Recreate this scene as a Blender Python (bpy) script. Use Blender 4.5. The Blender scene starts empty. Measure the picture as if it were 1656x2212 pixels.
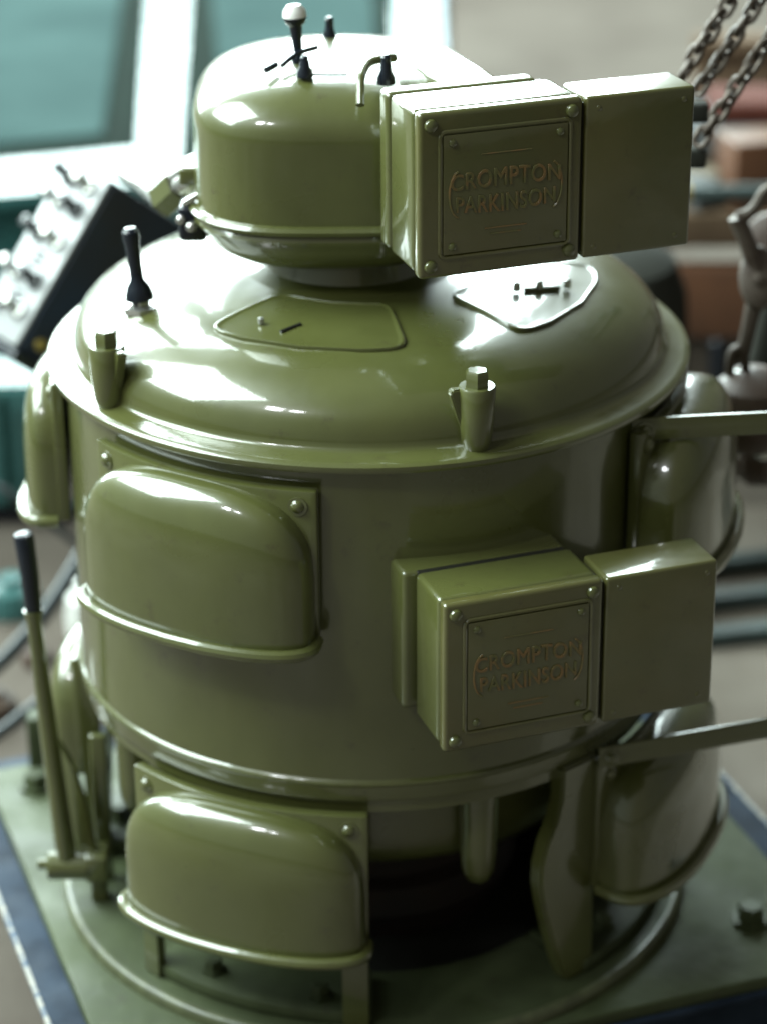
import bpy, bmesh, math, random
from mathutils import Vector, Matrix
random.seed(7)
S = bpy.context.scene
COL = S.collection
PI = math.pi
R_ = math.radians

# ---------------------------------------------------------------- camera
PITCH, ROLL, CX, DIST, FPX = .4321, -.0078, .0151, 2.9, 5448.
Fv = Vector((0, math.cos(PITCH), -math.sin(PITCH)))
Rv = Vector((1, 0, 0)); Uv = Rv.cross(Fv)
CAM = Vector((CX, 0, 0)) - Fv * DIST
R2 = Rv * math.cos(ROLL) + Uv * math.sin(ROLL)
U2 = -Rv * math.sin(ROLL) + Uv * math.cos(ROLL)
cd = bpy.data.cameras.new('camera'); co = bpy.data.objects.new('camera', cd); COL.objects.link(co)
m = Matrix.Identity(4)
for i in range(3):
    m[i][0] = R2[i]; m[i][1] = U2[i]; m[i][2] = -Fv[i]; m[i][3] = CAM[i]
co.matrix_world = m
cd.sensor_fit = 'HORIZONTAL'; cd.sensor_width = 36; cd.lens = FPX / 1656 * 36
cd.clip_start = .05; cd.clip_end = 60
cd.dof.use_dof = True; cd.dof.focus_distance = 2.42; cd.dof.aperture_fstop = 3.1
S.camera = co

# ---------------------------------------------------------------- world and lamps
W = bpy.data.worlds.new('World'); S.world = W; W.use_nodes = True
nt = W.node_tree; nt.nodes.clear()
out = nt.nodes.new('ShaderNodeOutputWorld'); bg = nt.nodes.new('ShaderNodeBackground')
tc = nt.nodes.new('ShaderNodeTexCoord'); sx = nt.nodes.new('ShaderNodeSeparateXYZ')
ad = nt.nodes.new('ShaderNodeMath'); ad.operation = 'MULTIPLY_ADD'
rp = nt.nodes.new('ShaderNodeValToRGB')
nt.links.new(tc.outputs['Generated'], sx.inputs[0])
ad.inputs[1].default_value = -.5; ad.inputs[2].default_value = .5
nt.links.new(sx.outputs['X'], ad.inputs[0]); nt.links.new(ad.outputs[0], rp.inputs[0])
rp.color_ramp.elements[0].position = 0; rp.color_ramp.elements[0].color = (.16, .165, .15, 1)
rp.color_ramp.elements[1].position = 1; rp.color_ramp.elements[1].color = (.50, .58, .50, 1)
e = rp.color_ramp.elements.new(.5); e.color = (.27, .262, .195, 1)
nt.links.new(rp.outputs[0], bg.inputs['Color']); bg.inputs['Strength'].default_value = .74
nt.links.new(bg.outputs[0], out.inputs[0])

def area(name, loc, target, sx_, sy_, L, col):
    l = bpy.data.lights.new(name, 'AREA'); l.shape = 'RECTANGLE'; l.size = sx_; l.size_y = sy_
    l.energy = L * PI * sx_ * sy_; l.color = col
    o = bpy.data.objects.new(name, l); COL.objects.link(o); o.location = loc
    o.rotation_euler = (Vector(target) - Vector(loc)).to_track_quat('-Z', 'Y').to_euler()
    return o
area('back_window_light', (-3.3, 6.6, 3.6), (-3.3, 0, 1.2), 9.3, 6.0, 18, (.83, 1, .98))
area('left_window_light', (-3.3, .1, 3.3), (-.1, 0, .1), 3.4, 3.0, 19, (.84, 1, .95))
area('front_window_light', (-2.0, -2.3, 3.1), (0, -.2, 0), .34, .46, 60, (.93, .97, 1))
area('front_lamp_light', (-1.55, -2.6, 3.1), (0, -.2, 0), .26, .20, 60, (.93, .97, 1))
S.view_settings.view_transform = 'Standard'; S.view_settings.look = 'None'
S.view_settings.exposure = 0; S.view_settings.gamma = 1; S.view_settings.use_curve_mapping = False

# ---------------------------------------------------------------- materials
def mat(name, col, rough=.5, metal=0, var=.25, scale=6, bump=0, bscale=20, col2=None, thr=None, spec=.5, rvar=.0, coat=0, streak=0, dirt=None):
    M = bpy.data.materials.new(name); M.use_nodes = True; t = M.node_tree; b = t.nodes['Principled BSDF']
    tcn = t.nodes.new('ShaderNodeTexCoord'); n = t.nodes.new('ShaderNodeTexNoise')
    n.inputs['Scale'].default_value = scale; n.inputs['Detail'].default_value = 6; n.inputs['Roughness'].default_value = .6
    t.links.new(tcn.outputs['Object'], n.inputs['Vector'])
    r = t.nodes.new('ShaderNodeValToRGB')
    c2 = col2 or tuple(x * (1 - var) for x in col)
    lo, hi = thr or (.35, .65)
    r.color_ramp.elements[0].position = lo; r.color_ramp.elements[1].position = hi
    r.color_ramp.elements[0].color = (*c2, 1); r.color_ramp.elements[1].color = (*col, 1)
    t.links.new(n.outputs['Fac'], r.inputs[0]); t.links.new(r.outputs[0], b.inputs['Base Color'])
    if dirt:
        nd = t.nodes.new('ShaderNodeTexNoise'); nd.inputs['Scale'].default_value = 34; nd.inputs['Detail'].default_value = 9; nd.inputs['Roughness'].default_value = .75
        t.links.new(tcn.outputs['Object'], nd.inputs['Vector'])
        rd = t.nodes.new('ShaderNodeValToRGB'); rd.color_ramp.elements[0].position = .58; rd.color_ramp.elements[1].position = .74
        rd.color_ramp.elements[1].color = (.8, .8, .8, 1)
        t.links.new(nd.outputs['Fac'], rd.inputs[0])
        mx = t.nodes.new('ShaderNodeMix'); mx.data_type = 'RGBA'; mx.inputs[7].default_value = (*dirt, 1)
        t.links.new(rd.outputs[0], mx.inputs[0]); t.links.new(r.outputs[0], mx.inputs[6]); t.links.new(mx.outputs[2], b.inputs['Base Color'])
    b.inputs['Roughness'].default_value = rough; b.inputs['Metallic'].default_value = metal
    b.inputs['Specular IOR Level'].default_value = spec
    b.inputs['Coat Weight'].default_value = coat; b.inputs['Coat Roughness'].default_value = .07; b.inputs['Coat IOR'].default_value = 1.65
    if rvar:
        n3 = t.nodes.new('ShaderNodeTexNoise'); n3.inputs['Scale'].default_value = 11; n3.inputs['Detail'].default_value = 4
        t.links.new(tcn.outputs['Object'], n3.inputs['Vector'])
        mr = t.nodes.new('ShaderNodeMapRange'); mr.inputs['From Min'].default_value = .35; mr.inputs['From Max'].default_value = .7
        mr.inputs['To Min'].default_value = rough; mr.inputs['To Max'].default_value = rough + rvar
        t.links.new(n3.outputs['Fac'], mr.inputs['Value']); t.links.new(mr.outputs[0], b.inputs['Roughness'])
    if bump:
        n2 = t.nodes.new('ShaderNodeTexNoise'); n2.inputs['Scale'].default_value = bscale; n2.inputs['Detail'].default_value = 3
        t.links.new(tcn.outputs['Object'], n2.inputs['Vector'])
        bp = t.nodes.new('ShaderNodeBump'); bp.inputs['Strength'].default_value = bump; bp.inputs['Distance'].default_value = .004
        t.links.new(n2.outputs['Fac'], bp.inputs['Height']); t.links.new(bp.outputs[0], b.inputs['Normal'])
        if streak:
            mp = t.nodes.new('ShaderNodeMapping'); mp.inputs['Scale'].default_value = (1, 1, .12)
            t.links.new(tcn.outputs['Object'], mp.inputs['Vector'])
            n4 = t.nodes.new('ShaderNodeTexNoise'); n4.inputs['Scale'].default_value = 55; n4.inputs['Detail'].default_value = 5
            t.links.new(mp.outputs[0], n4.inputs['Vector'])
            b4 = t.nodes.new('ShaderNodeBump'); b4.inputs['Strength'].default_value = streak; b4.inputs['Distance'].default_value = .0012
            t.links.new(n4.outputs['Fac'], b4.inputs['Height']); t.links.new(bp.outputs[0], b4.inputs['Normal'])
            t.links.new(b4.outputs[0], b.inputs['Normal']); t.links.new(b4.outputs[0], b.inputs['Coat Normal'])
    return M
PAINT = mat('olive_paint', (.084, .091, .026), .27, scale=7, col2=(.068, .074, .021), bump=.07, bscale=7, rvar=.12, coat=.9, streak=.16, dirt=(.045, .036, .016))
PAINT2 = mat('olive_paint_panel', (.094, .088, .027), .28, scale=9, bump=.12, bscale=18, col2=(.076, .080, .025), rvar=.12, coat=.95, streak=.07, dirt=(.05, .034, .016))
DUSTY = mat('dusty_olive_paint', (.054, .068, .030), .5, scale=10, bump=.3, bscale=40, col2=(.032, .041, .017), rvar=.25, spec=.3, dirt=(.03,.024,.016))
RIMP = mat('worn_rim_paint', (.09, .10, .05), .3, scale=30, col2=(.05, .055, .028), bump=.2, bscale=50, rvar=.2)
WORN = mat('worn_rusty_edge', (.20, .125, .05), .3, scale=60, col2=(.12, .12, .045), thr=(.42, .58))
DARKG = mat('dark_grease_and_shade', (.02, .02, .017), .35, scale=20, bump=.3, bscale=30)  # grease tone; also stands for the shade under the drum
BLOCKER = mat('dark_blue_grey_steel', (.045, .055, .065), .5, scale=9, col2=(.02, .022, .022), bump=.3, bscale=30)
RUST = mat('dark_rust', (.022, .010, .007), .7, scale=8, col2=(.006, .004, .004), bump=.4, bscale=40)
BLACK = mat('black_rubber', (.008, .012, .02), .22, var=.3)
STEEL = mat('bright_steel', (.55, .55, .53), .25, metal=.8, var=.3, scale=30)
WHITE = mat('white_knob', (.75, .75, .72), .3, var=.05)
TEAL = mat('teal_paint', (.04, .125, .122), .22, var=.25, scale=4, bump=.15, bscale=8, rvar=.12)
TEALD = mat('teal_panel_dull', (.036, .070, .068), .9, scale=2.2, bump=.2, bscale=6, col2=(.018, .042, .041), spec=.04)
TEALK = mat('teal_recess', (.004, .013, .009), .9, scale=4, spec=.04)
BLUE = mat('blue_plinth_paint', (.024, .037, .060), .65, scale=14, col2=(.010, .017, .030), bump=.3, bscale=60, rvar=.2, spec=.15)
BLUEC = mat('chipped_edge', (.34, .33, .30), .7, scale=90, col2=(.05, .09, .16), thr=(.42, .5))
BLUEL = mat('cyan_blue_edge', (.012, .13, .22), .4)
CONC = mat('workshop_concrete', (.125, .108, .092), .9, scale=1.6, col2=(.075, .062, .052), bump=.3, bscale=30, spec=.05)
WOOD = mat('tan_board', (.15, .10, .068), .85, scale=3, col2=(.09, .06, .038), bump=.2, spec=.1)
WOODP = mat('pale_board', (.25, .215, .165), .85, scale=4, col2=(.16, .135, .10), spec=.1)
WOODR = mat('red_brown_wood', (.13, .05, .02), .6, scale=3, col2=(.06, .025, .012))
DKWOOD = mat('dark_brown_wood', (.045, .032, .022), .7, scale=4)
REDP = mat('red_tin', (.09, .028, .02), .8, spec=.1)
GREYP = mat('grey_painted_metal', (.12, .125, .13), .8, var=.2, spec=.1)
DKGREY = mat('dark_grey_casting', (.032, .033, .028), .8, var=.3, spec=.1)
PIPE = mat('dark_teal_pipe', (.035, .055, .055), .5, var=.3, scale=20)
CHAIN = mat('worn_chain_steel', (.11, .088, .072), .45, metal=.4, scale=60, col2=(.05, .034, .025))
SHACK = mat('weathered_steel', (.085, .066, .052), .6, metal=.2, scale=25, col2=(.045, .03, .022))
RUSTB = mat('rust_casting', (.055, .028, .018), .6, scale=16, col2=(.045, .028, .022), bump=.4, bscale=30)
BOXD = mat('navy_enamel', (.016, .027, .050), .5, scale=7, col2=(.020, .022, .028), bump=.2, rvar=.2, spec=.25)
ALU = mat('aluminium_face', (.36, .37, .38), .42, metal=.3, var=.15, scale=10)
BRASS = mat('brass', (.45, .33, .10), .35, metal=.6)
HOSE = mat('hose_black', (.018, .025, .028), .35)
SCRAP = mat('scrap_brown', (.10, .06, .04), .7, scale=18, col2=(.03, .025, .02), bump=.5)

# ---------------------------------------------------------------- mesh helpers
def link(name, bm, material, parent=None, smooth=True, angle=35, label=None):
    me = bpy.data.meshes.new(name); bm.normal_update(); bm.to_mesh(me); bm.free()
    me.materials.append(material)
    for p in me.polygons: p.use_smooth = smooth
    if smooth: me.set_sharp_from_angle(angle=R_(angle))
    o = bpy.data.objects.new(name, me); COL.objects.link(o)
    if parent: o.parent = parent
    if label: o['label'] = label
    return o
def tag(o, label, cat, group=None):
    o['label'] = label; o['category'] = cat
    if group: o['group'] = group
    return o
def thing(name, label, cat, loc=(0, 0, 0), group=None):
    o = bpy.data.objects.new(name, None); COL.objects.link(o); o.location = loc; o.empty_display_size = .05
    return tag(o, label, cat, group)
def struct(o): o['kind'] = 'structure'; return o

def lathe(prof, seg=160, a0=0, a1=2 * PI, bm=None, M=None, cap=False):
    bm = bm or bmesh.new(); full = abs(a1 - a0 - 2 * PI) < 1e-6
    n = seg if full else seg + 1
    rings = []
    for r, z in prof:
        ring = []
        for i in range(n):
            a = a0 + (a1 - a0) * i / seg
            v = Vector((r * math.sin(a), -r * math.cos(a), z))
            if M: v = M @ v
            ring.append(bm.verts.new(v))
        rings.append(ring)
    for k in range(len(rings) - 1):
        for i in range(n if full else n - 1):
            j = (i + 1) % n
            bm.faces.new((rings[k][i], rings[k][j], rings[k + 1][j], rings[k + 1][i]))
    if cap:
        for ring, z in ((rings[0], prof[0][1]), (rings[-1], prof[-1][1])):
            try: bm.faces.new(ring)
            except ValueError: pass
    bmesh.ops.remove_doubles(bm, verts=bm.verts[:], dist=1e-6)
    bmesh.ops.recalc_face_normals(bm, faces=bm.faces[:])
    return bm
def sector(a0, a1, r0, r1, z0, z1, bev=.002, seg=40, M=None):
    """annular sector, degrees from the front, clockwise seen from above"""
    bm = bmesh.new(); rows = []
    for i in range(seg + 1):
        a = R_(a0 + (a1 - a0) * i / seg); s, c_ = math.sin(a), -math.cos(a)
        rows.append([bm.verts.new((r * s, r * c_, z)) for r, z in ((r0, z0), (r1, z0), (r1, z1), (r0, z1))])
    for i in range(seg):
        for k in range(4):
            bm.faces.new((rows[i][k], rows[i + 1][k], rows[i + 1][(k + 1) % 4], rows[i][(k + 1) % 4]))
    bm.faces.new(rows[0]); bm.faces.new(rows[-1][::-1])
    bmesh.ops.recalc_face_normals(bm, faces=bm.faces[:])
    if bev:
        es = [e for e in bm.edges if len(e.link_faces) == 2 and e.calc_face_angle(0) > R_(40)]
        bmesh.ops.bevel(bm, geom=es, offset=bev, segments=2, affect='EDGES', profile=.5)
    return bm
def box(x0, x1, y0, y1, z0, z1, bev=.003, seg=3, M=None, bm=None):
    b2 = bmesh.new(); bmesh.ops.create_cube(b2, size=1)
    for v in b2.verts:
        v.co = Vector(((x0 + x1) / 2 + v.co.x * (x1 - x0), (y0 + y1) / 2 + v.co.y * (y1 - y0), (z0 + z1) / 2 + v.co.z * (z1 - z0)))
    if bev: bmesh.ops.bevel(b2, geom=b2.edges[:], offset=bev, segments=seg, affect='EDGES', profile=.5)
    if M: bmesh.ops.transform(b2, matrix=M, verts=b2.verts[:])
    if bm is None: return b2
    me = bpy.data.meshes.new('tmp'); b2.to_mesh(me); bm.from_mesh(me); bpy.data.meshes.remove(me); b2.free(); return bm
def tube(pts, rad, seg=12, closed=False, bm=None, caps=True):
    bm = bm or bmesh.new(); P = [Vector(p) for p in pts]; n = len(P)
    rr = rad if isinstance(rad, (list, tuple)) else [rad] * n
    up = None; rings = []
    for i in range(n):
        if closed: t = (P[(i + 1) % n] - P[i - 1])
        else: t = P[min(i + 1, n - 1)] - P[max(i - 1, 0)]
        t.normalize()
        if up is None: up = t.orthogonal().normalized()
        else: up = (up - t * up.dot(t)).normalized()
        s = t.cross(up)
        rings.append([bm.verts.new(P[i] + (up * math.cos(2 * PI * k / seg) + s * math.sin(2 * PI * k / seg)) * rr[i]) for k in range(seg)])
    for i in range(n if closed else n - 1):
        A, B = rings[i], rings[(i + 1) % n]
        for k in range(seg): bm.faces.new((A[k], A[(k + 1) % seg], B[(k + 1) % seg], B[k]))
    if caps and not closed: bm.faces.new(rings[0][::-1]); bm.faces.new(rings[-1])
    bmesh.ops.recalc_face_normals(bm, faces=bm.faces[:])
    return bm
def frame_to(n, loc):
    """matrix whose local z is n"""
    q = Vector(n).to_track_quat('Z', 'Y'); return Matrix.Translation(Vector(loc)) @ q.to_matrix().to_4x4()
def bolt_bm(loc, n, r=.008, h=.007, hexa=True, washer=True, bm=None):
    M = frame_to(n, loc)
    prof = [(0.0001, h), (r * .8, h), (r, h * .8), (r, 0.0)] if hexa else [(0.0001, h), (r * .5, h * .92), (r * .85, h * .6), (r, 0)]
    if washer: prof = prof[:-1] + [(r, h * .25), (r * 1.4, h * .25), (r * 1.4, 0)]
    b2 = lathe(prof, seg=6 if hexa and not washer else (24 if not hexa else 6), M=M)
    return b2
def pol(az, r, z=0): a = R_(az); return Vector((r * math.sin(a), -r * math.cos(a), z))
def smooth_path(pts, n=8):
    P = [Vector(p) for p in pts]; P = [2 * P[0] - P[1]] + P + [2 * P[-1] - P[-2]]; o = []
    for i in range(1, len(P) - 2):
        for k in range(n):
            t = k / n; a, b, c, d = P[i - 1:i + 3]
            o.append(.5 * ((2 * b) + (c - a) * t + (2 * a - 5 * b + 4 * c - d) * t * t + (3 * b - a - 3 * c + d) * t ** 3))
    o.append(P[-2]); return o

# ================================================================= SETTING
bm = bmesh.new(); bmesh.ops.create_grid(bm, x_segments=2, y_segments=2, size=14)
bmesh.ops.translate(bm, vec=(0, 2, -.62), verts=bm.verts[:])
struct(link('floor', bm, CONC, smooth=False))
PALEC = mat('pale_concrete', (.21, .185, .16), .9, scale=3, col2=(.14, .118, .098), bump=.3, bscale=30, spec=.05)
struct(link('concrete_path', box(.43, 3.0, -.6, 1.34, -.640, -.612, bev=.003), PALEC))

PHI = R_(19.5)
MR = Matrix.Rotation(PHI, 4, 'Z')           # plan rotation shared by plate and terminal boxes
# plinth in plate coordinates (x along near edge, y depth)
PX0, PX1, PY0, PY1 = -.406, .459, -.381, .385
lip = .052
pl = thing('machine_plinth', 'blue painted steel plinth with chipped edges under the green machine', 'plinth', (0, 0, -.62))
def pbox(name, a, mt, bev=.004, par=pl, **k):
    o = link(name, box(*a, bev=bev, M=MR), mt, par, **k); o.matrix_parent_inverse = par.matrix_world.inverted(); return o
bpy.context.view_layer.update()
pbox('plinth_top', (PX0 - .040, PX1 + lip, PY0 - .004, PY1 + lip, -.504, -.492), BLUE)
pbox('plinth_web', (PX0 + .01, PX1 - .01, PY0 + .012, PY1, -.608, -.5045), BLUE)
pbox('plinth_foot', (PX0 - .010, PX1 + .01, PY0 + .004, PY1 + .02, -.62, -.6085), BLUE)
for a in ((PX0 - .041, PX0 - .036, PY0 - .005, PY1 + lip), (PX1 + lip - .004, PX1 + lip + .001, PY0 - .005, PY1 + lip)):
    pbox('chipped_edge', (*a, -.4985, -.4905), BLUEC, bev=.001)

# ================================================================= MACHINE
mc = thing('industrial_machine', 'glossy olive green round machine with domed lid, hooded guards and two terminal boxes', 'machine', (0, 0, 0))
def part(name, bm, mt=PAINT, par=mc, **k): return link(name, bm, mt, par, **k)

# base plate with raised disc
bp = part('base_plate', box(PX0, PX1, PY0, PY1, -.492, -.475, bev=.003, M=MR), DUSTY)
part('base_disc', lathe([(.248, -.474), (.248, -.4625), (.25, -.461), (.366, -.461), (.371, -.4618), (.3755, -.4645), (.3775, -.4745)]), DUSTY, bp)
part('disc_rim', lathe([(.3690, -.4608), (.3705, -.4605), (.3735, -.4612), (.3765, -.4635), (.3780, -.4675), (.3785, -.4745)]), RIMP, bp)
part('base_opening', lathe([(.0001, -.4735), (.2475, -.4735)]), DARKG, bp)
for q in ((-.436, .187), (.444, -.132), (-.18, -.405), (.16, .42)):
    b = part('plate_bolt', bolt_bm((q[0], q[1], -.475), (0, 0, 1), .017, .022), DUSTY, bp)
# pulley inside
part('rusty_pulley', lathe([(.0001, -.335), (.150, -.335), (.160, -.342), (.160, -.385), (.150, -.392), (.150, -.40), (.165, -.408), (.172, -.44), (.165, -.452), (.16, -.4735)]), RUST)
# lower bowl with bosses
bw = part('lower_bowl', lathe([(.284, -.15), (.284, -.262), (.281, -.283), (.272, -.299), (.255, -.308), (.0001, -.312)]))
for az in (23, -67, -50, 113, 203):
    part('bowl_boss', lathe([(.022, -.16), (.0205, -.28), (.0185, -.305), (.0135, -.318), (.006, -.324), (.0001, -.325)],
         seg=32, M=Matrix.Translation(pol(az, .297))), PAINT, bw)
# feet (curved flanges) under each lower guard
for a0, a1 in ((-47, -.4), (43, 88), (-136, -91), (136, 181)):
    ft = part('foot_flange', sector(a0, a1, .262, .351, -.4605, -.444, bev=.004), DUSTY)
    for f in (.28, .78):
        part('foot_bolt', bolt_bm(pol(a0 + (a1 - a0) * f, .322, -.444), (0, 0, 1), .0105, .015), DUSTY, ft)
# drum
part('drum', lathe([(.30, .214), (.3365, .214), (.3365, .19), (.338, -.05), (.339, -.155), (.3405, -.1565), (.3420, -.158), (.3427, -.1600), (.3418, -.162), (.3412, -.164), (.3412, -.177), (.340, -.180), (.335, -.181), (.24, -.181)], seg=200))
# lid
def zd(R): return .230 + .072 * math.sqrt(max(0, 1 - (R / .326) ** 4.6))
fl = [(.337, .203), (.350, .2032), (.3545, .2045), (.3560, .2075), (.3556, .2115), (.3530, .2138), (.3485, .2150), (.340, .2162), (.3365, .2175)]
prof = fl + [(.3340, .2180), (.3305, .2195), (.3285, .2225), (.3275, .2270), (.3268, .2340)]
for i in range(3, 41):
    a = PI / 2 * (1 - i / 40); R = .326 * math.sin(a)
    if R > .1: prof.append((R, zd(R)))
prof.append((.1, zd(.1)))
lid = part('lid', lathe(prof, seg=220))
# neck and motor bowl
part('neck', lathe([(.120, .296), (.117, .301), (.104, .3035), (.094, .308), (.086, .329)], M=Matrix.Translation((-.02, 0, 0))), PAINT)
MC = Vector((-.032, 0, 0))                     # motor centre, rounded-square plan
HW = .153
def squircle(bm):
    """turn a lathe into a rounded-square plan and move it to the motor centre"""
    for v in bm.verts:
        r = math.hypot(v.co.x, v.co.y)
        if r > 1e-5:
            n = 2 + .95 * min(1, max(0, (r - .085) / .05)); c_, s_ = abs(v.co.x) / r, abs(v.co.y) / r
            k = 1 / (c_ ** n + s_ ** n) ** (1 / n); v.co.x *= k; v.co.y *= k
        v.co += MC
    return bm
def zc(R): return .480 + .061 * max(0, 1 - (R / HW) ** 3) ** (1 / 2.2)
cp = [(.074, .326), (.086, .3265), (.102, .330), (.122, .338), (.138, .350), (.147, .362), (.151, .373), (.1555, .3745), (.157, .378), (.1555, .3815), (.1545, .3835), (.158, .385), (.1592, .389), (.1575, .393), (.1535, .3945), (.153, .40), (.153, .46)]
for i in range(0, 41):
    R = HW * math.sin(PI / 2 * (1 - i / 40)) + 1e-4; cp.append((min(R, HW), zc(min(R, HW))))
cap = part('motor_cover', squircle(lathe(cp, seg=240)))
part('clamp_band', squircle(lathe([(.1535, .386), (.1605, .3865), (.1615, .390), (.1585, .3935), (.153, .3935)], seg=240)), PAINT, cap)

# ---- lid lugs with nuts
for az in (19, -54, 163):
    c0 = pol(az, .333); lz = zd(.30)
    bm = lathe([(.0125, .2155), (.0155, .225), (.0175, .245), (.0190, .280), (.0175, .2825), (.0001, .2825)], seg=40, M=Matrix.Translation(c0))
    lg = part('lid_lug', bm)
    # small wedge on the side of the lug
    bm = bmesh.new(); t = Vector((math.cos(R_(az)), math.sin(R_(az)), 0)) * (-1 if az > 0 else 1); inn = -pol(az, 1)
    pts = [(.010, .228), (.012, .281), (.0265, .281), (.0285, .277), (.022, .256), (.016, .238)]
    vs = [[bm.verts.new(c0 + t * d + inn * (s * .005 + .003) + Vector((0, 0, z))) for d, z in pts] for s in (-1, 1)]
    bm.faces.new(vs[0]); bm.faces.new(vs[1][::-1])
    for i in range(len(pts)): bm.faces.new((vs[0][i], vs[1][i], vs[1][(i + 1) % 6], vs[0][(i + 1) % 6]))
    bmesh.ops.recalc_face_normals(bm, faces=bm.faces[:]); bmesh.ops.bevel(bm, geom=bm.edges[:], offset=.0015, segments=2, affect='EDGES')
    part('lug_rib', bm, PAINT, lg)
    part('lug_nut', bolt_bm(c0 + Vector((0, 0, .2825)), (0, 0, 1), .0125, .0165, washer=False), PAINT, lg)

# ---- hatches on the lid
def on_dome(az, R, off=0): 
    z = zd(R); e = .002; dz = (zd(R + e) - zd(R - e)) / (2 * e); n = Vector((0, 0, 1)) + pol(az, 1) * (-dz); n.normalize()
    return pol(az, R, z) + n * off, n
def hatch(a0, a1, r0, r1):
    # rounded outline in (arc, radius) space
    am, rm = (a0 + a1) / 2, (r0 + r1) / 2; w = (a1 - a0) / 2; h = (r1 - r0) / 2
    pts = []
    N = 72
    for i in range(N):
        t = 2 * PI * i / N; c_, s = math.cos(t), math.sin(t); e = .24
        pts.append((am + w * math.copysign(abs(c_) ** e, c_), rm + h * math.copysign(abs(s) ** e, s)))
    bm = bmesh.new(); rows = []
    for k, (f, off) in enumerate(((1.0, .0), (1.0, .0022), (.985, .0036), (.965, .0037), (.945, .0022), (.92, .0020), (.6, .0022), (.3, .0024), (.05, .0024))):
        rows.append([bm.verts.new(on_dome(am + (a - am) * f, rm + (r - rm) * f, off)[0]) for a, r in pts])
    for k in range(len(rows) - 1):
        for i in range(N): bm.faces.new((rows[k][i], rows[k][(i + 1) % N], rows[k + 1][(i + 1) % N], rows[k + 1][i]))
    bm.faces.new(rows[-1]); bmesh.ops.recalc_face_normals(bm, faces=bm.faces[:])
    h_ = part('lid_hatch', bm, PAINT, lid, angle=50)
    return h_, am, rm
h1, am, rm = hatch(-43, 10, .135, .245)
p0, n0 = on_dome(-23.5, .222, .0032); p1, _ = on_dome(-20, .200, .0032)
part('slot_bar', tube([p0, p1], .0022, 8), DARKG, h1)
p0, n0 = on_dome(-31, .212, .004)
b = part('latch_pin', lathe([(.0001, .006), (.003, .005), (.0035, 0)], seg=16, M=frame_to(n0, p0)), STEEL, h1)
h2, am, rm = hatch(38, 92, .135, .252)
p0, n0 = on_dome(60, .192, .005); p1, _ = on_dome(68, .220, .005)
part('latch_bar', tube([p0, p1], .0030, 10), PAINT, h2)
for a, r in ((58, .186), (64, .203), (70, .226)):
    p0, n0 = on_dome(a, r, .009)
    part('latch_pin', lathe([(.0001, .006), (.004, .004), (.0045, -.004)], seg=16, M=frame_to(n0, p0)), STEEL, h2)

# ---- black handle standing on the lid
p0 = Vector((-.241, -.10, .286))
hk = part('lid_handle', lathe([(.0001, .093), (.006, .092), (.009, .088), (.0092, .081), (.008, .073), (.0076, .06), (.0070, .045), (.0075, .034), (.0120, .027), (.015, .018), (.0155, .013), (.0095, .011), (.009, 0)], seg=28,
     M=Matrix.Translation(p0) @ Matrix.Rotation(R_(-5), 4, 'Y')), BLACK)
part('handle_seat', lathe([(.02, 0), (.02, .007), (.0105, .009), (.0105, .013)], seg=6, M=Matrix.Translation(p0 + Vector((0, 0, -.002)))), STEEL, hk)

# ---- fittings on top of the motor cover
def post(x, y, z0, h, r, ball, mt=BLACK, name='cover_stud'):
    return part(name, lathe([(r * 1.6, 0), (r * 1.5, h * .22), (r, h * .45), (r * .9, h * .7), (ball, h * .78), (ball * 1.05, h * .9), (ball * .6, h), (.0001, h * 1.01)], seg=24, M=Matrix.Translation((x, y, z0))), mt, cap)
ZT = .5395
kb = part('cover_knob', lathe([(.0001, .064), (.007, .0625), (.0115, .057), (.0125, .051), (.010, .045), (.0068, .042), (.0055, .028), (.0045, .012), (.007, .010), (.008, 0)], seg=28,
     M=Matrix.Translation((-.069, -.045, ZT - .004)) @ Matrix.Rotation(R_(-4), 4, 'Y')), BLACK, cap)
part('knob_top', lathe([(.0001, .0655), (.0072, .064), (.0118, .0585), (.0126, .052)], seg=28, M=Matrix.Translation((-.069, -.045, ZT - .004)) @ Matrix.Rotation(R_(-4), 4, 'Y')), WHITE, kb)
part('cross_lever', tube(smooth_path([(-.086, -.075, ZT + .004), (-.076, -.06, ZT + .009), (-.066, -.05, ZT + .012), (-.05, -.04, ZT + .014)], 5), .0028, 8), BLACK, kb)
part('lever_tip', tube([(-.102, -.085, ZT + .002), (-.092, -.07, ZT + .004)], .0034, 8), BLACK, kb)
post(-.062, -.092, ZT - .003, .022, .0055, .004)
post(-.039, .06, ZT - .004, .026, .005, .0045)
post(.021, -.118, ZT - .004, .03, .0062, .0048)
part('cover_seam', tube(smooth_path([(-.062, -.096, ZT + .0005), (-.04, -.10, ZT + .0005), (-.018, -.10, ZT + .0005)], 6), .0013, 6), DARKG, cap)
part('bent_strap', tube(smooth_path([(.03, -.085, ZT + .014), (.02, -.095, ZT + .016), (.004, -.105, ZT + .014), (-.004, -.135, ZT + .008), (-.005, -.155, ZT - .006), (-.005, -.163, ZT - .014)], 6), .0046, 10), PAINT, cap)
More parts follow.
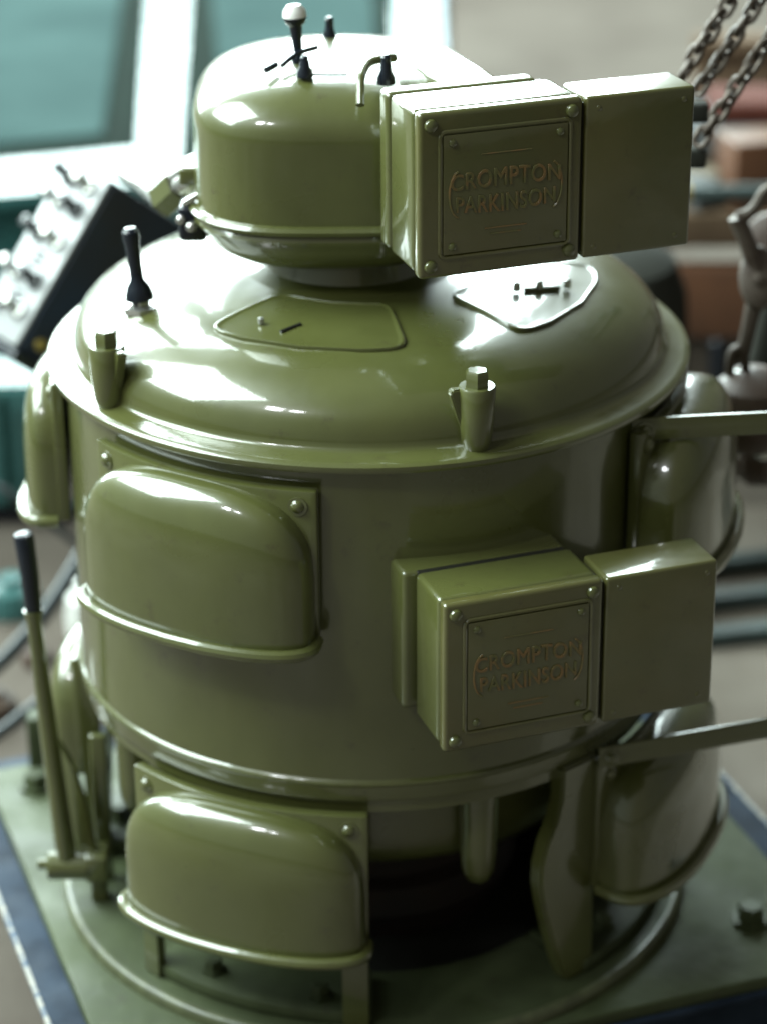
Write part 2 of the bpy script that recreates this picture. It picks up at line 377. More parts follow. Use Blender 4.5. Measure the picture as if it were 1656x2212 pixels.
# ---- toggle clamp at left of the ring
t0 = pol(-84, .188, .385)
def at(x, y, z): return Vector((x, y, z))
cl = part('toggle_clamp', box(-.2, -.17, -.075, -.035, .352, .392, bev=.006), BLACK)
part('clamp_tab', box(-.02, .02, -.006, .006, -.0035, .0035, bev=.002, M=Matrix.Translation((-.178, -.066, .403)) @ Matrix.Rotation(R_(-32), 4, 'Y')), STEEL, cl)
for d in ((-.197, -.075, .378), (-.186, -.082, .372)):
    part('clamp_rivet', lathe([(.0001, .006), (.005, .004), (.006, -.004)], seg=16, M=frame_to((-.3, -1, .2), d)), STEEL, cl)
part('clamp_lug', box(-.2, -.166, -.045, -.005, .405, .425, bev=.004), PAINT, cl)

# ---- guards: hood + bead + plate
def spow(c_, e): return math.copysign(abs(c_) ** e, c_)
def guard(azc, half, z0, ztop, R0=.3395, depth=.05, to_floor=False):
    g = part('side_guard', sector(azc - half, azc + half, R0 + .002, R0 + .0150, z0 + .0, ztop, bev=.0022))
    NU, NV = 56, 22; h1 = (ztop - z0) * .68; zs = z0 + (ztop - z0) * .31; hw = R_(half * .975) * (R0 + .006); Rb = R0 + .0110; depth -= .0065
    e1, e2 = .50, .68
    def P(u, v, off=0):
        cu, su = math.cos(u), math.sin(u)
        x = hw * spow(cu, e1); y = depth * abs(su) ** e1
        return x, y
    bm = bmesh.new(); rows = []
    levels = [(z0 - .001, 1), (z0 + (zs - z0) * .5, 1)] + [(zs + h1 * math.sin(PI / 2 * k / NV) ** e2, max(math.cos(PI / 2 * k / NV), 0) ** e2 if k < NV else 0) for k in range(NV + 1)]
    for z, f in levels:
        row = []
        for i in range(NU + 1):
            u = PI * (1 - i / NU); x, y = P(u, 0); x *= f; y *= f
            a = R_(azc) + x / (R0 + .006); r = Rb + y
            row.append(bm.verts.new((r * math.sin(a), -r * math.cos(a), z)))
        rows.append(row)
    for k in range(len(rows) - 1):
        for i in range(NU): bm.faces.new((rows[k][i], rows[k][i + 1], rows[k + 1][i + 1], rows[k + 1][i]))
    bmesh.ops.remove_doubles(bm, verts=bm.verts[:], dist=1e-5)
    bmesh.ops.recalc_face_normals(bm, faces=bm.faces[:])
    part('guard_hood', bm, PAINT, g, angle=70)
    path = []
    for i in range(NU + 1):
        u = PI * (1 - i / NU); x, y = P(u, 0)
        a = R_(azc) + (x * 1.012) / (R0 + .006); r = Rb + y + .005
        path.append((r * math.sin(a), -r * math.cos(a), z0))
    part('guard_bead', tube(path, .0068, 10), PAINT, g)
    for s in (-1, 1):
        p_ = pol(azc + s * half * .86, R0 + .0148, ztop - .017)
        part('guard_bolt', bolt_bm(p_, pol(azc + s * half * .86, 1), .0072, .006, hexa=False), PAINT, g)
    return g
guard(-30.8, 22.5, .018, .184, depth=.054)
guard(75.5, 22.5, .018, .184, depth=.07)
guard(-103, 22.5, .018, .184)
guard(165, 22.5, .018, .184)
for a in (-23.8, 67.5, -113.5, 156):
    g = guard(a, 23.2, -.348, -.190, R0=.341, depth=.07 if a == 67.5 else .052)
# legs running down to the base under the guards
part('guard_leg', sector(-5.5, -.8, .344, .3555, -.46, -.335, bev=.002))
part('guard_leg', sector(-47, -43, .344, .3555, -.46, -.335, bev=.002))
part('guard_leg', sector(-97, -90.4, .337, .3475, -.46, -.335, bev=.002))
# broad support leg front right, tapered
def leg(azs):
    bm = bmesh.new(); rows = []
    for z, a0, a1 in azs:
        row = []
        for r in (.325, .3475):
            for k in range(7): row.append(bm.verts.new(pol(a0 + (a1 - a0) * k / 6, r, z)))
        rows.append(row)
    for i in range(len(rows) - 1):
        A, B = rows[i], rows[i + 1]
        for k in range(6):
            bm.faces.new((A[7 + k], A[8 + k], B[8 + k], B[7 + k])); bm.faces.new((A[k + 1], A[k], B[k], B[k + 1]))
        bm.faces.new((A[0], A[7], B[7], B[0])); bm.faces.new((A[13], A[6], B[6], B[13]))
    for row in (rows[0], rows[-1]):
        for k in range(6): bm.faces.new((row[k], row[k + 1], row[k + 8], row[k + 7]))
    bmesh.ops.recalc_face_normals(bm, faces=bm.faces[:])
    es = [e for e in bm.edges if len(e.link_faces) == 2 and e.calc_face_angle(0) > R_(50)]
    bmesh.ops.bevel(bm, geom=es, offset=.003, segments=2, affect='EDGES')
    return bm
Z = [(-.18, 36.6, 45.4), (-.22, 36.4, 45.4), (-.245, 35.2, 45.4), (-.27, 33.2, 45.4), (-.295, 32.1, 45.4), (-.32, 31.9, 45.5), (-.35, 32.8, 45.5), (-.39, 34.6, 45.6), (-.43, 36.6, 45.7), (-.461, 38.6, 45.8)]
part('support_leg', leg(Z))
part('support_leg', leg([(z, a + 180, b + 180) for z, a, b in Z]))
part('support_leg', leg([(z, -a - 8, -b - 8) for z, a, b in Z][::1]) if False else leg([(z, a - 134, b - 134) for z, a, b in Z]))

part('lower_collar', lathe([(.325, -.18), (.334, -.18), (.334, -.197), (.330, -.199), (.262, -.199)]))
part('back_light_block', sector(96, 268, .296, .302, -.461, -.199, bev=.001), BLOCKER)  # back wall added to block light coming through from behind
part('shade_plate', sector(-89, -49, .262, .268, -.461, -.33, bev=.001), DARKG)  # dark plate added to hold the shade under the drum
# ---- flat guard rails at right
def rail(p, ang, L, z):
    d = Vector((math.cos(R_(ang)), math.sin(R_(ang)), 0)); M = Matrix.Translation((p[0], p[1], z)) @ Matrix.Rotation(R_(ang), 4, 'Z')
    r = part('flat_rail', box(0, L, -.0022, .0022, -.0125, .0125, bev=.001, M=M))
    part('rail_bolt', bolt_bm(Vector((p[0], p[1], z)) + M.to_3x3() @ Vector((.014, -.002, -.002)), M.to_3x3() @ Vector((0, -1, 0)), .008, .007, hexa=False), PAINT, r)
rail((.276, -.192), 6, .46, .182)
rail((.246, -.262), 18, .50, -.175)

# ---- terminal boxes
def text_mesh(body, size, arch, par, M, sx=1.0):
    cu = bpy.data.curves.new('lettering', 'FONT'); cu.body = body; cu.size = size; cu.align_x = 'CENTER'; cu.align_y = 'CENTER'
    cu.extrude = .0006; cu.bevel_depth = .0003; cu.space_character = 1.05
    to = bpy.data.objects.new('tmp', cu); COL.objects.link(to); bpy.context.view_layer.update()
    me = bpy.data.meshes.new_from_object(to); bpy.data.objects.remove(to)
    xs = [v.co.x for v in me.vertices]; w = max(xs) - min(xs)
    for v in me.vertices:
        x = v.co.x * sx; f = x / (w * sx / 2)
        y = v.co.y
        # letters stretch away from the middle line towards the centre of the oval
        y = y * (1.0 + .18 * (1 - f * f)) + arch * (1 - f * f)
        v.co = M @ Vector((x, -v.co.z, y))
    me.materials.append(WORN); o = bpy.data.objects.new('raised_lettering', me); COL.objects.link(o); o.parent = par
    return o
def terminal(ox, oy, z0, H=.166, ped=None, second_top=0):
    M = Matrix.Translation((ox, oy, z0)) @ MR      # local: x along front, y back, z up; origin front bottom left
    W1, W2, L = .170, .1722, .289
    part('seam_dark_filler', box(.006, W1 - .006, .080, .096, .003, H - .006, bev=0, M=M), DARKG, mc)  # dark filler box added so the open seam gap looks shaded
    body = part('terminal_box', box(0, W1 - .001, .017, .083, .0015, H - .0015, bev=.006, M=M), PAINT)
    ld = part('box_lid', box(-.0005, W1 - .001, 0, .0155, 0, H, bev=.005, seg=4, M=M), PAINT2, body)
    # inner raised frame and recessed name panel
    bm = bmesh.new()
    x0, x1, a0, a1 = .021, .156, .020, H - .020
    pts = []
    for cx, cz, s in ((x1 - .006, a1 - .006, 0), (x0 + .006, a1 - .006, 90), (x0 + .006, a0 + .006, 180), (x1 - .006, a0 + .006, 270)):
        for k in range(6): t = R_(s + 90 * k / 5); pts.append(M @ Vector((cx + .006 * math.cos(t), -.0005, cz + .006 * math.sin(t))))
    part('panel_moulding', tube(pts, .0022, 8, closed=True), PAINT2, ld)
    nm = part('name_panel', box(x0 + .003, x1 - .003, -.0022, .002, a0 + .003, a1 - .003, bev=.001, M=M), PAINT2, ld)
    for x, z in ((x0 + .012, a1 - .011), (x1 - .012, a1 - .011), (x0 + .012, a0 + .011), (x1 - .012, a0 + .011)):
        part('panel_screw', bolt_bm(M @ Vector((x, -.002, z)), M.to_3x3() @ Vector((0, -1, 0)), .0042, .0035, hexa=False, washer=False), PAINT, nm)
    for x, z in ((.0115, H - .0125), (W1 - .013, H - .0125), (.0115, .0125), (W1 - .013, .0125)):
        part('lid_bolt', bolt_bm(M @ Vector((x, 0, z)), M.to_3x3() @ Vector((0, -1, 0)), .0068, .0055, hexa=False, washer=False), PAINT, ld)
    # maker's oval: two arcs at the ends, lettering between
    cxm, czm = .0885, H * .5
    T = M @ Matrix.Translation((cxm, -.0028, czm))
    text_mesh('CROMPTON', .0215, .0022, nm, T @ Matrix.Translation((0, 0, .0108)), .93)
    text_mesh('PARKINSON', .0215, -.0022, nm, T @ Matrix.Translation((0, 0, -.0108)), .86)
    for s in (-1, 1):
        pts = [T @ Vector((s * (.0475 + .011 * math.cos(R_(t))), .0002, .0235 * math.sin(R_(t)))) for t in range(-80, 81, 10)]
        part('oval_arc', tube(pts, .0011, 6), WORN, nm)
    for z, w in ((.038, .026), (-.037, .022), (-.043, .016)):
        part('raised_line', tube([T @ Vector((-w, .0004, z)), T @ Vector((w, .0004, z))], .0007, 6), WORN, nm)
    # second compartment
    sb = part('cable_box', box(W2, L + second_top, .001, .060, .001, H - .001, bev=.0035, M=M), PAINT2, body)
    part('box_gap', box(W1 - .004, W2 + .002, .008, .055, .006, H - .008, bev=0, M=M), DARKG, body)
    for x, z in ((W2 + .014, H - .013), (L + second_top - .012, H - .013), (W2 + .012, .012), (L + second_top - .016, .014)):
        part('box_rivet', bolt_bm(M @ Vector((x, .002, z)), M.to_3x3() @ Vector((0, -1, 0)), .0034, .0022, hexa=False, washer=False), PAINT2, sb)
    if ped: part('box_pedestal', box(*ped, bev=.006, M=M), PAINT, body)
    return body
terminal(.0515, -.318, .3935, ped=(.001, .160, .0915, .118, .0015, .1625))
M = Matrix.Translation((.0515, -.318, .3935)) @ MR
part('motor_arm', box(.068, .130, .106, .255, .01, .1615, bev=.010, M=M), PAINT)
terminal(.0735, -.452, -.0585, ped=(-.010, .168, .0915, .142, .004, .161), second_top=.006)
M = Matrix.Translation((.0735, -.452, -.0585)) @ MR
part('box_bracket', box(.172, .28, .061, .20, .01, .10, bev=.004, M=M), PAINT)

# ---- brake lever at left
piv = Vector((-.361, -.10, -.411))
lv = part('brake_lever', tube([(-.384, -.10, -.411), (-.3825, -.10, -.411), (-.337, -.10, -.411)], [.0155, .017, .017], 28), PAINT)
part('lever_rod', tube([(-.361, -.10, -.411), (-.372, -.10, -.24), (-.380, -.10, -.085), (-.3805, -.10, -.072)], [.0125, .0105, .0085, .0112], 20), PAINT, lv)
part('lever_grip', tube([(-.3795, -.10, -.073), (-.381, -.10, -.03), (-.3845, -.10, .018), (-.385, -.10, .0225), (-.385, -.10, .024)], [.0095, .0105, .0115, .0098, .005], 24), BLACK, lv)
part('pivot_pin', tube([(-.396, -.10, -.409), (-.384, -.10, -.409)], .0062, 14), PAINT, lv)
part('pivot_block', box(-.340, -.312, -.115, -.075, -.428, -.392, bev=.005), PAINT, lv)
part('pivot_foot', box(-.336, -.316, -.10, -.08, -.475, -.425, bev=.004), PAINT, lv)
# quadrant plate behind the lever
bm = bmesh.new(); pts = [(-.366, -.258), (-.349, -.284), (-.336, -.328), (-.328, -.379), (-.325, -.400), (-.335, -.405), (-.362, -.405)]
vs = [[bm.verts.new((x, y - (x + .366) * .7, z)) for x, z in pts] for y in (-.074, -.060)]
bm.faces.new(vs[0][::-1]); bm.faces.new(vs[1])
for i in range(len(pts)): bm.faces.new((vs[0][i], vs[0][(i + 1) % 7], vs[1][(i + 1) % 7], vs[1][i]))
bmesh.ops.recalc_face_normals(bm, faces=bm.faces[:]); bmesh.ops.bevel(bm, geom=bm.edges[:], offset=.0025, segments=2, affect='EDGES')
part('quadrant_plate', bm, PAINT, lv)
part('quadrant_post', box(-.333, -.313, -.055, -.045, -.475, -.262, bev=.003), PAINT, lv)
part('angle_bracket', box(-.452, -.425, .23, .262, -.475, -.40, bev=.004), DUSTY, bp)
# pipe elbow behind the ring, left
part('clamp_strut', tube([(-.176, .02, .418), (-.196, .02, .405), (-.222, .03, .384)], [.010, .0115, .009], 14), STEEL)
cn = part('conduit_nut', tube([(-.205, .02, .385), (-.225, .03, .365)], .020, 6), PAINT)
part('conduit_collar', tube([(-.19, .01, .395), (-.21, .022, .38)], .013, 16), STEEL, cn)

# ================================================================= SURROUNDINGS
# switch box on the left, leaning, behind the machine
Lx = Vector((.503, 0, .864)); Lx.normalize()
def basis_box(origin, L, Sx, T):
    m_ = Matrix.Identity(4)
    for i in range(3): m_[i][0] = L[i]; m_[i][1] = Sx[i]; m_[i][2] = T[i]; m_[i][3] = origin[i]
    return m_
ncam = -Fv; Li = (Rv * .503 + Uv * .864).normalized(); Sip = (Rv * .864 - Uv * .503).normalized()
al = R_(42)
Sd = Sip * math.cos(al) - ncam * math.sin(al); Td = Li.cross(Sd)
if Td.dot(Fv) < 0: Td = -Td
def ray_at_y(x, y, Y):
    d = Fv + R2 * (x - 828) / FPX - U2 * (y - 1106) / FPX; return CAM + d * (Y - CAM.y) / d.y
org = Vector((-.4705, .5, .0125))
MB_ = basis_box(org, Li, Sd, Td)
# local: x along length, y = across the dark side (from near edge), z = depth of the dark side's normal (away)
LB = .258
cb = thing('switch_box', 'navy enamelled switch box with aluminium face of toggle switches leaning behind machine', 'switch box', tuple(org))
bpy.context.view_layer.update()
inv = cb.matrix_world.inverted()
def cpart(name, bm, mt, par=None, **k):
    o = link(name, bm, mt, par or cb, **k)
    if not par: o.matrix_parent_inverse = inv
    return o
cpart('box_case', box(0, LB, .003, .22, .0, .12, bev=.006, M=MB_), BOXD)
cpart('end_cap', box(-.018, -.001, .0, .225, -.003, .123, bev=.004, M=MB_), BLACK)
fp = cpart('switch_panel', box(.002, LB - .002, -.003, .0025, .003, .117, bev=.002, M=MB_), ALU)
dn = -Sd
for i, xx in enumerate((.045, .09, .15, .20, .235)):
    for zz in (.032, .085):
        p = MB_ @ Vector((xx, -.003, zz))
        k_ = cpart('toggle_switch', lathe([(.0125, 0), (.0125, .007), (.0085, .009), (.007, .018), (.0095, .026), (.0085, .033), (.0001, .036)], seg=20, M=frame_to(dn + Vector((0, 0, .25)), p)), BLACK if (i + (zz > .05)) % 2 else STEEL, fp)
for xx in (.06, .068, .112, .12, .128):
    cpart('panel_slot', box(xx - .002, xx + .002, -.0045, -.002, .045, .072, bev=.0005, M=MB_), BLACK, fp)
cpart('brass_plug', lathe([(.0001, .004), (.008, .003), (.009, 0)], seg=20, M=frame_to(-Td, MB_ @ Vector((.02, .03, 0)))), BRASS)
def ap(x, y, Y): return tuple(ray_at_y(x, y, Y))
cpart('conduit_stub', tube(smooth_path([ap(262, 372, .5), ap(310, 400, .42), ap(362, 446, .22)], 6), .011, 12), STEEL)
# stand of the switch box down to the floor
cpart('box_stand', tube([MB_ @ Vector((.05, .12, .08)), Vector((-.40, .68, -.62))], .02, 14), BLACK)

# teal trough with rims (behind)
def prism(poly, z0, z1, bev=.008):
    bm = bmesh.new(); a = [bm.verts.new((x, y, z0)) for x, y in poly]; b = [bm.verts.new((x, y, z1)) for x, y in poly]; n = len(poly)
    bm.faces.new(a[::-1]); bm.faces.new(b)
    for i in range(n): bm.faces.new((a[i], a[(i + 1) % n], b[(i + 1) % n], b[i]))
    bmesh.ops.recalc_face_normals(bm, faces=bm.faces[:])
    if bev: bmesh.ops.bevel(bm, geom=bm.edges[:], offset=bev, segments=3, affect='EDGES')
    return bm
tk = thing('teal_cabinet', 'teal steel cabinet with glossy raised rims and dull sunken top panels', 'cabinet', (-.3, 2.7, -.62))
bpy.context.view_layer.update(); inv2 = tk.matrix_world.inverted()
def tpart(name, bm, mt, root=tk, iv=inv2, **k):
    o = link(name, bm, mt, root, **k); o.matrix_parent_inverse = iv; return o
tpart('cabinet_body', prism([(-1.6, 1.72), (.05, 2.02), (.20, 3.9), (-1.8, 3.9)], -.62, -.232), TEAL)
tpart('front_rim', prism([(-1.6, 1.62), (.04, 2.02), (.045, 2.12), (-.36, 2.05), (-.462, 2.15), (-1.6, 1.80)], -.2315, -.2), TEAL)
tpart('middle_rim', prism([(-.462, 2.16), (-.405, 2.08), (-.494, 3.375), (-.52, 3.9), (-.568, 3.9), (-.541, 3.375)], -.2314, -.2005), TEAL)
tpart('right_rim', prism([(.048, 2.02), (.125, 2.06), (.135, 3.355), (.15, 3.9), (.03, 3.9), (.055, 3.355)], -.2313, -.201), TEAL)
tpart('blue_edge', prism([(.132, 2.06), (.152, 2.06), (.165, 3.4), (.18, 3.9), (.155, 3.9), (.142, 3.4)], -.5, -.205, bev=.003), BLUEL)
tpart('top_panel', prism([(-1.5, 1.98), (-.545, 2.32), (-.635, 3.9), (-1.5, 3.9)], -.231, -.222, bev=.004), TEALD)
tpart('top_panel', prism([(-.31, 2.45), (.01, 2.45), (.0, 3.9), (-.43, 3.9)], -.231, -.222, bev=.004), TEALD)
tpart('panel_border', prism([(-1.5, 1.83), (-.467, 2.185), (-.555, 3.9), (-1.5, 3.9)], -.2311, -.2293, bev=0), TEALK)
tpart('panel_border', prism([(-.378, 2.10), (.045, 2.14), (.045, 3.9), (-.47, 3.9)], -.2312, -.2295, bev=0), TEALK)
# low teal cabinet on the left
t2 = thing('low_teal_cabinet', 'low teal steel cabinet with bright top edge at far left', 'cabinet', (-1.0, 1.35, -.62))
bpy.context.view_layer.update(); inv3 = t2.matrix_world.inverted()
tpart('cabinet_body', prism([(-1.6, 1.27), (-.40, 1.29), (-.42, 1.43), (-1.6, 1.42)], -.58, -.357), TEAL, t2, inv3)
tpart('cabinet_plinth', prism([(-1.55, 1.29), (-.43, 1.31), (-.44, 1.41), (-1.55, 1.40)], -.62, -.5805), BLACK, t2, inv3)
for x in (-.62, -.50, -.44):
    tpart('door_rib', box(x - .006, x + .006, 1.262, 1.275, -.57, -.37, bev=.003), TEALK, t2, inv3)

# hoses and scrap on the floor, left
def hose(name, pts, r, mt, label, cat):
    return tag(link(name, tube(smooth_path(pts, 8), r, 12), mt), label, cat)
hose('rubber_hose', [(-.75, .72, -.60), (-.60, .62, -.56), (-.50, .70, -.50), (-.42, .85, -.42), (-.34, .95, -.35)], .012, HOSE, 'black rubber hose rising behind the lever towards the drum', 'hose')
hose('rubber_hose', [(-.66, .42, -.58), (-.55, .45, -.56), (-.47, .52, -.53), (-.40, .60, -.54), (-.33, .72, -.60)], .009, HOSE, 'thin black hose looping low across the floor by the lever', 'hose')
hose('steel_pipe', [(-.75, .45, -.50), (-.60, .22, -.53), (-.52, .12, -.545), (-.47, .13, -.545), (-.40, .22, -.53)], .013, STEEL, 'bent shiny steel pipe curving beside the base plate corner', 'pipe')
hose('cable', [(-.85, 1.05, -.36), (-.62, 1.0, -.40), (-.5, 1.0, -.49), (-.42, 1.02, -.58)], .006, HOSE, 'dark cable hanging in front of the low teal cabinet', 'cable')
sc = [((-.56, .62, -.59), .035, .05, SCRAP, 'brown scrap lump on the floor left of the lever', ),
      ((-.50, .36, -.60), .032, .03, BLACK, 'black round plug lying on the floor beside plinth',),
      ((-.52, .80, -.605), .022, .03, RUSTB, 'small reddish casting on the floor near black hose',),
      ((-.58, .98, -.585), .045, .06, TEAL, 'pale teal flange lump on the floor below low cabinet',),
      ((-.455, .90, -.585), .030, .09, WHITE, 'small white bottle on floor behind the green drum',)]
for (p, r, h, mt, lb) in sc:
    o = link('floor_item', lathe([(r, 0), (r * 1.05, h * .3), (r * .9, h * .7), (r * .45, h * .85), (r * .45, h), (.0001, h)], seg=20, M=Matrix.Translation((p[0], p[1], -.62))), mt)
    o.name = {'brown': 'scrap_lump', 'black': 'round_plug', 'small': 'small_casting', 'pale ': 'flange'}.get(lb[:5], 'floor_item')
    if 'bottle' in lb: o.name = 'bottle'
    tag(o, lb, {'scrap_lump': 'scrap', 'round_plug': 'plug', 'small_casting': 'casting', 'flange': 'flange', 'bottle': 'bottle'}[o.name.split('.')[0]])

# right side: bench with boards
bn = thing('wooden_bench', 'wooden workbench with tan boards and red brown front behind the chains', 'workbench', (.9, 1.7, -.62))
bpy.context.view_layer.update(); iv = bn.matrix_world.inverted()
def bpart(name, a, mt, bev=.004): return tpart(name, box(*a, bev=bev), mt, bn, iv)
bpart('bench_top', (.36, 1.5, 1.5, 2.1, -.195, -.135), WOOD)
bpart('front_board', (.36, 1.5, 1.49, 1.52, -.62, -.36), DKWOOD)
bpart('red_drawer', (.40, 1.5, 1.475, 1.52, -.352, -.225), WOODR)
bpart('back_board', (.60, 1.5, 1.98, 2.02, -.134, .02), WOOD)
bpart('back_rail', (.60, 1.5, 1.96, 2.03, .021, .05), WOOD)
for x in (.60, .70): bpart('door_post', (x - .012, x + .012, 1.470, 1.489, -.62, -.36), BLACK)
def lone(name, bm, mt, label, cat, group=None): return tag(link(name, bm, mt), label, cat, group)
lone('plank', box(.50, 1.4, 1.55, 1.78, -.134, -.085, bev=.004, M=Matrix.Translation((.36, 1.55, 0)) @ Matrix.Rotation(R_(6), 4, 'Z') @ Matrix.Translation((-.36, -1.55, 0))), WOODP, 'pale plank lying across the workbench top behind the chains', 'plank')
lone('dark_slab', box(.53, 1.4, 1.62, 1.84, -.0825, -.067, bev=.003), DKWOOD, 'dark thin slab resting on the pale plank', 'board')
lone('metal_plate', box(.55, 1.4, 1.64, 1.84, -.066, -.025, bev=.003), GREYP, 'grey metal plate stacked above the dark slab on bench', 'plate')
lone('tin', box(.60, 1.2, 1.66, 1.80, -.0245, .012, bev=.006), REDP, 'flat red tin on top of the grey metal plate', 'tin')
o = lone('dark_pipe', tube([(.36, 1.42, -.075), (1.3, 1.46, -.075)], .014, 14), PIPE, 'dark horizontal pipe running in front of the workbench', 'pipe')
link('pipe_coupling', tube([(.50, 1.425, -.075), (.53, 1.427, -.075)], .017, 14), BRASS, o)
o = lone('grey_drum', lathe([(.0001, .06), (.09, .055), (.13, .03), (.15, -.02), (.155, -.10), (.155, -.30), (.16, -.60)], seg=64, M=Matrix.Translation((.33, 1.0, -.07))), DKGREY, 'dark grey domed casting standing behind the lid on the right', 'casting')

for i, (x, y, w, d, h, rz, mt, lb) in enumerate((
    (.66, 1.44, .11, .10, .12, 14, WOODR, 'small red brown wooden box tilted on the workbench edge'),
    (.80, 1.42, .08, .08, .07, -20, DKWOOD, 'small dark wooden block beside the red brown box'),
    (.56, 1.42, .05, .07, .05, 30, GREYP, 'small grey metal case left of the red brown box'))):
    lone('wooden_box' if i < 2 else 'metal_case', box(-w / 2, w / 2, -d / 2, d / 2, 0, h, bev=.004, M=Matrix.Translation((x, y + .13, -.135)) @ Matrix.Rotation(R_(rz), 4, 'Z')), mt, lb, 'box')
# floor pipes at right
for i, (y, lb) in enumerate(((1.11, 'farthest of three dark flat pipes lying on the floor at right'), (.985, 'middle of three dark flat pipes lying on the floor at right'), (.865, 'nearest of three dark flat pipes lying on the floor at right'))):
    M = Matrix.Translation((.42, y - .06, -.597)) @ Matrix.Rotation(R_(12), 4, 'Z')
    lone('floor_pipe', box(0, 1.2, -.018, .018, -.015, .012, bev=.006, M=M), PIPE, lb, 'pipe', 'pipes on the floor')
# concrete block behind the base
lone('sack', box(.56, 1.1, .52, .72, -.62, -.50, bev=.05, seg=6), mat('grey_sack', (.30, .28, .27), .8, scale=5, bump=.3), 'pale grey rounded sack on the floor beyond the base at right', 'sack') if False else None

# chains
def chain(p0, p1, label, link_len=.0235, r=.0034, group='hanging lifting chains', sag=.0):
    t = thing('lifting_chain', label, 'chain', p0, group); P0, P1 = Vector(p0), Vector(p1)
    d = P1 - P0; n = int(d.length / (link_len * .70)); d.normalize(); bpy.context.view_layer.update(); iv_ = t.matrix_world.inverted()
    me = None
    pts = []
    hl = link_len / 2; hw = link_len * .32
    for k in range(20):
        a = 2 * PI * k / 20; x = math.cos(a) * hw; y = math.sin(a) * hw
        pts.append((x, 0, y + (hl - hw) * (1 if y > 0 else -1)))
    q = Vector((0, 0, 1)).rotation_difference(d)
    proto = None
    for i in range(n):
        if proto is None:
            proto = link('chain_link', tube(pts, r, 8, closed=True), CHAIN, t); o = proto
        else:
            o = proto.copy(); COL.objects.link(o); o.parent = t
        rz = R_(45 + (90 if i % 2 else 0) + random.uniform(-14, 14))
        o.location = d * (i * link_len * .70) + Vector((0, 0, -math.sin(PI * i / n) * sag)) + Vector((random.uniform(-1, 1), 0, random.uniform(-1, 1))) * .0012
        q2 = q @ Vector((0, 0, 1)).rotation_difference(Vector((0, 0, 1))) ; o.rotation_mode = 'QUATERNION'
        from mathutils import Quaternion
        o.rotation_quaternion = q @ Quaternion((0, 0, 1), rz)
def ap(x, y, Y): return tuple(ray_at_y(x, y, Y))

CY = .12
chain(ap(1603, -45, CY), ap(1452, 196, CY), 'leftmost hanging chain strand, rising from behind the upper box')
chain(ap(1660, -30, CY), ap(1490, 225, CY), 'middle hanging chain strand, thickest of the three by the upper box')
chain(ap(1700, 25, CY - .02), ap(1492, 335, CY - .02), 'lowest chain strand, running down right past the upper cable box')
lone('rigging_block', box(-.015, .015, -.012, .012, -.011, .011, bev=.003, M=Matrix.Translation(ap(1500, 240, .13))), DKGREY, 'small black metal block at end of the middle chain', 'block')
lone('rigging_clip', box(-.014, .012, -.012, .012, -.011, .011, bev=.003, M=Matrix.Translation(ap(1500, 338, .11))), DKGREY, 'small black clip at the end of the lowest chain', 'clip')

# weathered shackle linkage hanging at right
sk = thing('lifting_linkage', 'weathered steel linkage with round joint hanging beside the green machine', 'linkage', (.47, .35, .15))
bpy.context.view_layer.update(); iv = sk.matrix_world.inverted()
def kpart(name, bm, mt=SHACK): o = link(name, bm, mt, sk); o.matrix_parent_inverse = iv; return o
Y = .18
def k(x, y, dy=0): return ray_at_y(x, y, Y + dy)
kpart('upper_arm', tube([k(1590, 468), k(1612, 520), k(1636, 585)], [.0105, .010, .012], 8))
kpart('upper_hook', tube(smooth_path([k(1590, 468), k(1612, 462), k(1632, 445), k(1650, 415), k(1668, 405)], 5), .007, 10))
j = kpart('joint_plate', lathe([(.0001, .014), (.014, .014), (.021, .009), (.023, 0), (.021, -.009), (.0001, -.012)], seg=32, M=frame_to(-Fv, k(1637, 600)) @ Matrix.Diagonal((1, 1.7, 1, 1))))
kpart('joint_pin', lathe([(.0001, .006), (.007, .004), (.0085, -.004)], seg=20, M=frame_to(-Fv, k(1637, 602, -.014))), SHACK)
kpart('lower_arm', tube([k(1636, 620), k(1618, 700), k(1601, 775)], [.0115, .0095, .009], 8))
rg = [k(1592 + 17 * math.cos(a), 795 + 42 * math.sin(a), .004 * math.sin(a)) for a in [2 * PI * i / 24 for i in range(24)]]
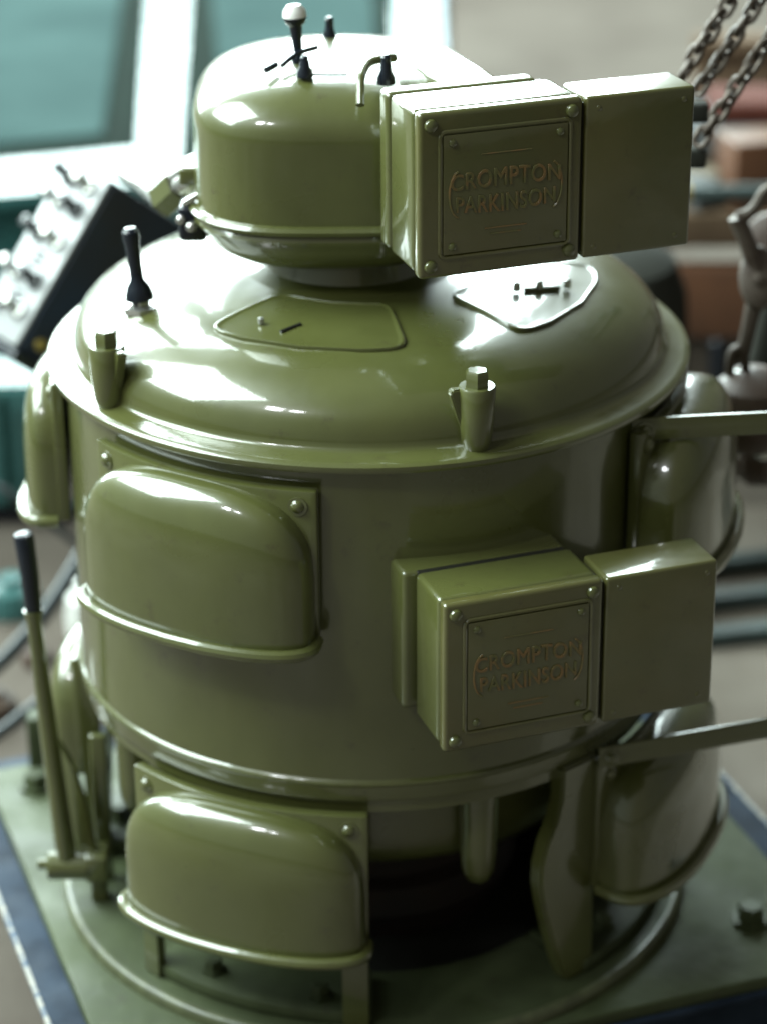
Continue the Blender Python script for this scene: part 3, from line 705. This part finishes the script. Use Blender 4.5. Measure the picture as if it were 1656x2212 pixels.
kpart('ring_link', tube(rg, .006, 10, closed=True), SHACK)
kpart('steel_bow', tube(smooth_path([k(1566, 895), k(1566, 850), k(1580, 820), k(1602, 815), k(1622, 845)], 6), .008, 12), STEEL)
kpart('counterweight', lathe([(.0001, .05), (.025, .047), (.045, .03), (.052, 0), (.047, -.03), (.03, -.05), (.0001, -.055)], seg=32, M=Matrix.Translation(k(1625, 880))), RUSTB)
hb = thing('hoist_block', 'dark rusty hoist block hanging at the right edge', 'hoist', tuple(ray_at_y(1690, 640, .42)))
bpy.context.view_layer.update(); iv = hb.matrix_world.inverted()
def hpart(name, bm, mt=RUSTB): o = link(name, bm, mt, hb); o.matrix_parent_inverse = iv; return o
c0 = ray_at_y(1668, 520, .42)
hpart('pulley_wheel', lathe([(.0001, .02), (.02, .022), (.034, .015), (.037, 0), (.034, -.015), (.0001, -.02)], seg=40, M=frame_to((-.3, -1, .3), c0)))
c1 = ray_at_y(1668, 700, .42)
hpart('hoist_body', box(-.022, .03, -.02, .02, -.09, .085, bev=.012, M=Matrix.Translation(c1) @ Matrix.Rotation(R_(8), 4, 'Y')), DKGREY)
c2 = ray_at_y(1650, 830, .42)
hpart('hoist_foot', box(-.03, .04, -.02, .02, -.012, .012, bev=.005, M=Matrix.Translation(c2)))
ob = thing('rusty_hub', 'rusty hub with pale worn ends hanging below the upper flat rail', 'hub', tuple(ray_at_y(1625, 960, .3)))
bpy.context.view_layer.update(); iv = ob.matrix_world.inverted()
o = link('hub_body', lathe([(.0001, -.06), (.03, -.055), (.036, -.03), (.05, -.012), (.05, .012), (.036, .03), (.03, .055), (.0001, .06)], seg=40, M=frame_to((1, -.3, .1), ray_at_y(1640, 965, .3))), RUSTB, ob); o.matrix_parent_inverse = iv
for x in (1578, 1648):
    o = link('worn_end', lathe([(.0001, .018), (.012, .015), (.016, .004), (.016, -.01)], seg=24, M=frame_to((-.2, -1, .5), ray_at_y(x, 968, .245))), STEEL, ob); o.matrix_parent_inverse = iv
